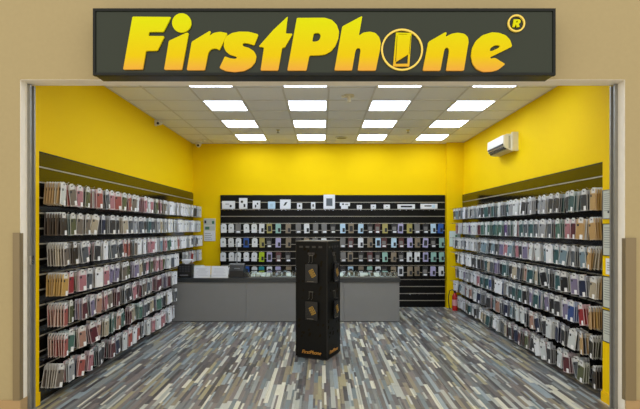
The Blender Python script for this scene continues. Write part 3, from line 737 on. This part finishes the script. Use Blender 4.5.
for k in range(4):
    a = k*PI/2
    for z, top in ((1.31, 1), (.85, 0)):
        R = Matrix.Rotation(a, 4, 'Z')
        p = R @ Vector((0, -h-.001, z)); link('hook', hkm, ds, p, (0, 0, a))
    p = R @ Vector((0, -h-.001, 1.335)); link('tag', tagm, ds, p, (0, 0, a))
    p = R @ Vector((0, -h-.001, 1.42)); link('tag', topm, ds, p, (0, 0, a))
    for zz, nm in ((1.205, 'upper'), (.735, 'lower')):
        if k == 2 or (k == 3 and nm == 'upper'): continue
        o = link('black_pack', pk_r, None, label=f'{nm} black pack with tilted gold logo on {facel[k]} of display column', category='accessory pack', group='black packs hanging on the display column')
        o.matrix_world = Wm @ R @ Matrix.Translation((.02, -h-.03, zz))
        link('logo', lgm, o); link('print_line', pk_t, o, (0, -.0082, 0))

# ------------------------------------------------------------ air conditioner, cameras, ceiling devices
ac = thing('air_conditioner', 'white wall-mounted air conditioner high on the yellow right wall', 'air conditioner', (XR, 7.17, 2.82), (0, 0, -PI/2))
# local: x -> -y world; so unit extends to -x local (further away)
Lc = .70
prof = [(0, .02), (-.12, .02), (-.19, .07), (-.2, .12), (-.195, .235), (-.16, .26), (0, .26)]     # (y, z) profile
def sweep(prof, x0, x1, m):
    mb = MB(); n = len(prof); v = [(x0, p[0], p[1]) for p in prof]+[(x1, p[0], p[1]) for p in prof]
    mb.add(v, [tuple(range(n)), tuple(range(2*n-1, n-1, -1))]+[(i, (i+1) % n, (i+1) % n+n, i+n) for i in range(n)], m); return mb
ob('body', sweep(prof, -Lc, 0, ivory), ac)
ob('front_panel', sweep([(-.2005, .115), (-.21, .12), (-.205, .245), (-.1955, .242)], -Lc+.01, -.01, white_pl), ac)
lv = MB()
for q, (yy, zz) in enumerate(((-.196, .095), (-.178, .06), (-.158, .035))):
    lv.box(-Lc+.03, -.04, yy-.018, yy+.004, zz-.004, zz+.018, mat('louvre_dark', (40, 44, 50), .4))
ob('louvre', lv, ac)
ob('louvre', MB().box(-Lc+.04, -.05, -.208, -.2, .098, .106, white_pl), ac)
ob('side_cover', MB().box(0.001, .045, -.09, -.0005, .0, .28, ivory), ac)
ob('vent_slot', MB().box(-.0005, .002, -.13, -.105, .04, .23, mat('slot_grey', (170, 164, 140), .5)), ac)

z = wz(126, 7.6)
c1 = thing('security_camera', 'white bullet security camera under the ceiling on the left wall', 'camera', (XL, 7.75, H-.12))
ob('bracket', MB().box(.0005, .02, -.03, .03, .01, .1, white_pl).tube([(.01, 0, .06), (.07, -.01, .04)], .012, white_pl), c1)
ob('body', MB().cyl((0, 0, 0), .034, .13, white_pl, 14, 'Y', M=Matrix.Translation((.08, -.1, .03)) @ Matrix.Rotation(.25, 4, 'X')), c1)
ob('lens', MB().cyl((0, -.004, 0), .022, .006, black_pl, 12, 'Y', M=Matrix.Translation((.08, -.1, .03)) @ Matrix.Rotation(.25, 4, 'X')), c1)
c2 = thing('dome_camera', 'white dome security camera in the back left corner under the ceiling', 'camera', (wx(198.5, 9.9), 9.88, H-.005))
ob('base', MB().cyl((0, 0, -.04), .065, .04, white_pl, 18), c2)
ob('dome', MB().sphere((0, 0, -.04), .055, white_pl, 14, 6, -PI/2, 0), c2)
ob('lens', MB().cyl((0.01, -.062, -.062), .022, .02, black_pl, 12, 'Y'), c2)
def ceil_dev(px, py, r, label, name='smoke_detector', cat='smoke detector', dark=False):
    y = FPX*(H-EYE)/(VY-py); x = wx(px, y)
    t = thing(name, label, cat, (x, y, H-.004))
    ob('base', MB().cyl((0, 0, -.012), r, .012, white_pl if not dark else grey_pl, 16), t)
    ob('head', MB().cyl((0, 0, -.045), r*.55, .033, white_pl if not dark else grey_pl, 14, r2=r*.8), t)
    return t
ceil_dev(203.8, 139.3, .05, 'small round detector in the ceiling near the back left corner')
def sprinkler(px, py, label):
    y = FPX*(H-EYE)/(VY-py); t = thing('sprinkler', label, 'sprinkler', (wx(px, y), y, H-.004))
    ob('flange', MB().cyl((0, 0, -.008), .035, .008, chrome, 14), t)
    ob('nozzle', MB().cyl((0, 0, -.055), .01, .047, grey_pl, 8).cyl((0, 0, -.06), .028, .005, grey_pl, 10), t)
sprinkler(278, 129.5, 'small sprinkler head in the ceiling left of the centre light column')
sprinkler(408, 129.5, 'small sprinkler head in the ceiling between the two right light columns')
y = FPX*(H-EYE)/(VY-95); t = thing('detector_lamp', 'pale round ceiling detector with hanging nozzle near the entrance', 'detector', (wx(349, y), y, H-.004))
ob('base', MB().cyl((0, 0, -.015), .07, .015, ivory, 18), t); ob('arm', MB().box(-.1, -.03, -.015, .015, -.03, -.006, ivory), t)
ob('nozzle', MB().cyl((0, 0, -.09), .022, .075, ivory, 10), t)
y = FPX*(H-EYE)/(VY-137.3); t = thing('ceiling_vent', 'small dark round ceiling vent between the back light panels', 'vent', (wx(341.5, y), y, H-.004))
ob('ring', MB().cyl((0, 0, -.012), .12, .012, grid_m, 24), t)
for r in (.03, .06, .09): ob('slot', MB().cyl((0, 0, -.0135-r*.02), r, .0015, grey_pl if r != .06 else mat('slot_dark', (70, 68, 64)), 20), t)

# ------------------------------------------------------------ fire extinguisher
fx, fy = 2.70, 9.6
fe = thing('fire_extinguisher', 'red fire extinguisher with black hose beside the yellow corner column', 'fire extinguisher', (fx-.02, fy, 0))
ob('body', MB().cyl((0, 0, 0.0), .055, .28, red_m, 18).cyl((0, 0, .28), .055, .07, red_m, 18, r2=.025), fe)
ob('label_band', MB().cyl((0, 0, .1), .0558, .12, mat('pink_label', (206, 150, 150)), 18), fe)
ob('valve', MB().cyl((0, 0, .35), .022, .05, black_pl, 10).box(-.012, .09, -.012, .012, .39, .4, red_m).box(-.012, .08, -.012, .012, .36, .368, red_m), fe)
ob('hose', MB().tube([(-.01, 0, .38), (-.06, -.02, .42), (-.11, -.03, .4), (-.135, -.03, .3), (-.135, -.03, .18), (-.12, -.03, .06), (-.1, -.03, .03)], .009, black_pl, 6), fe)
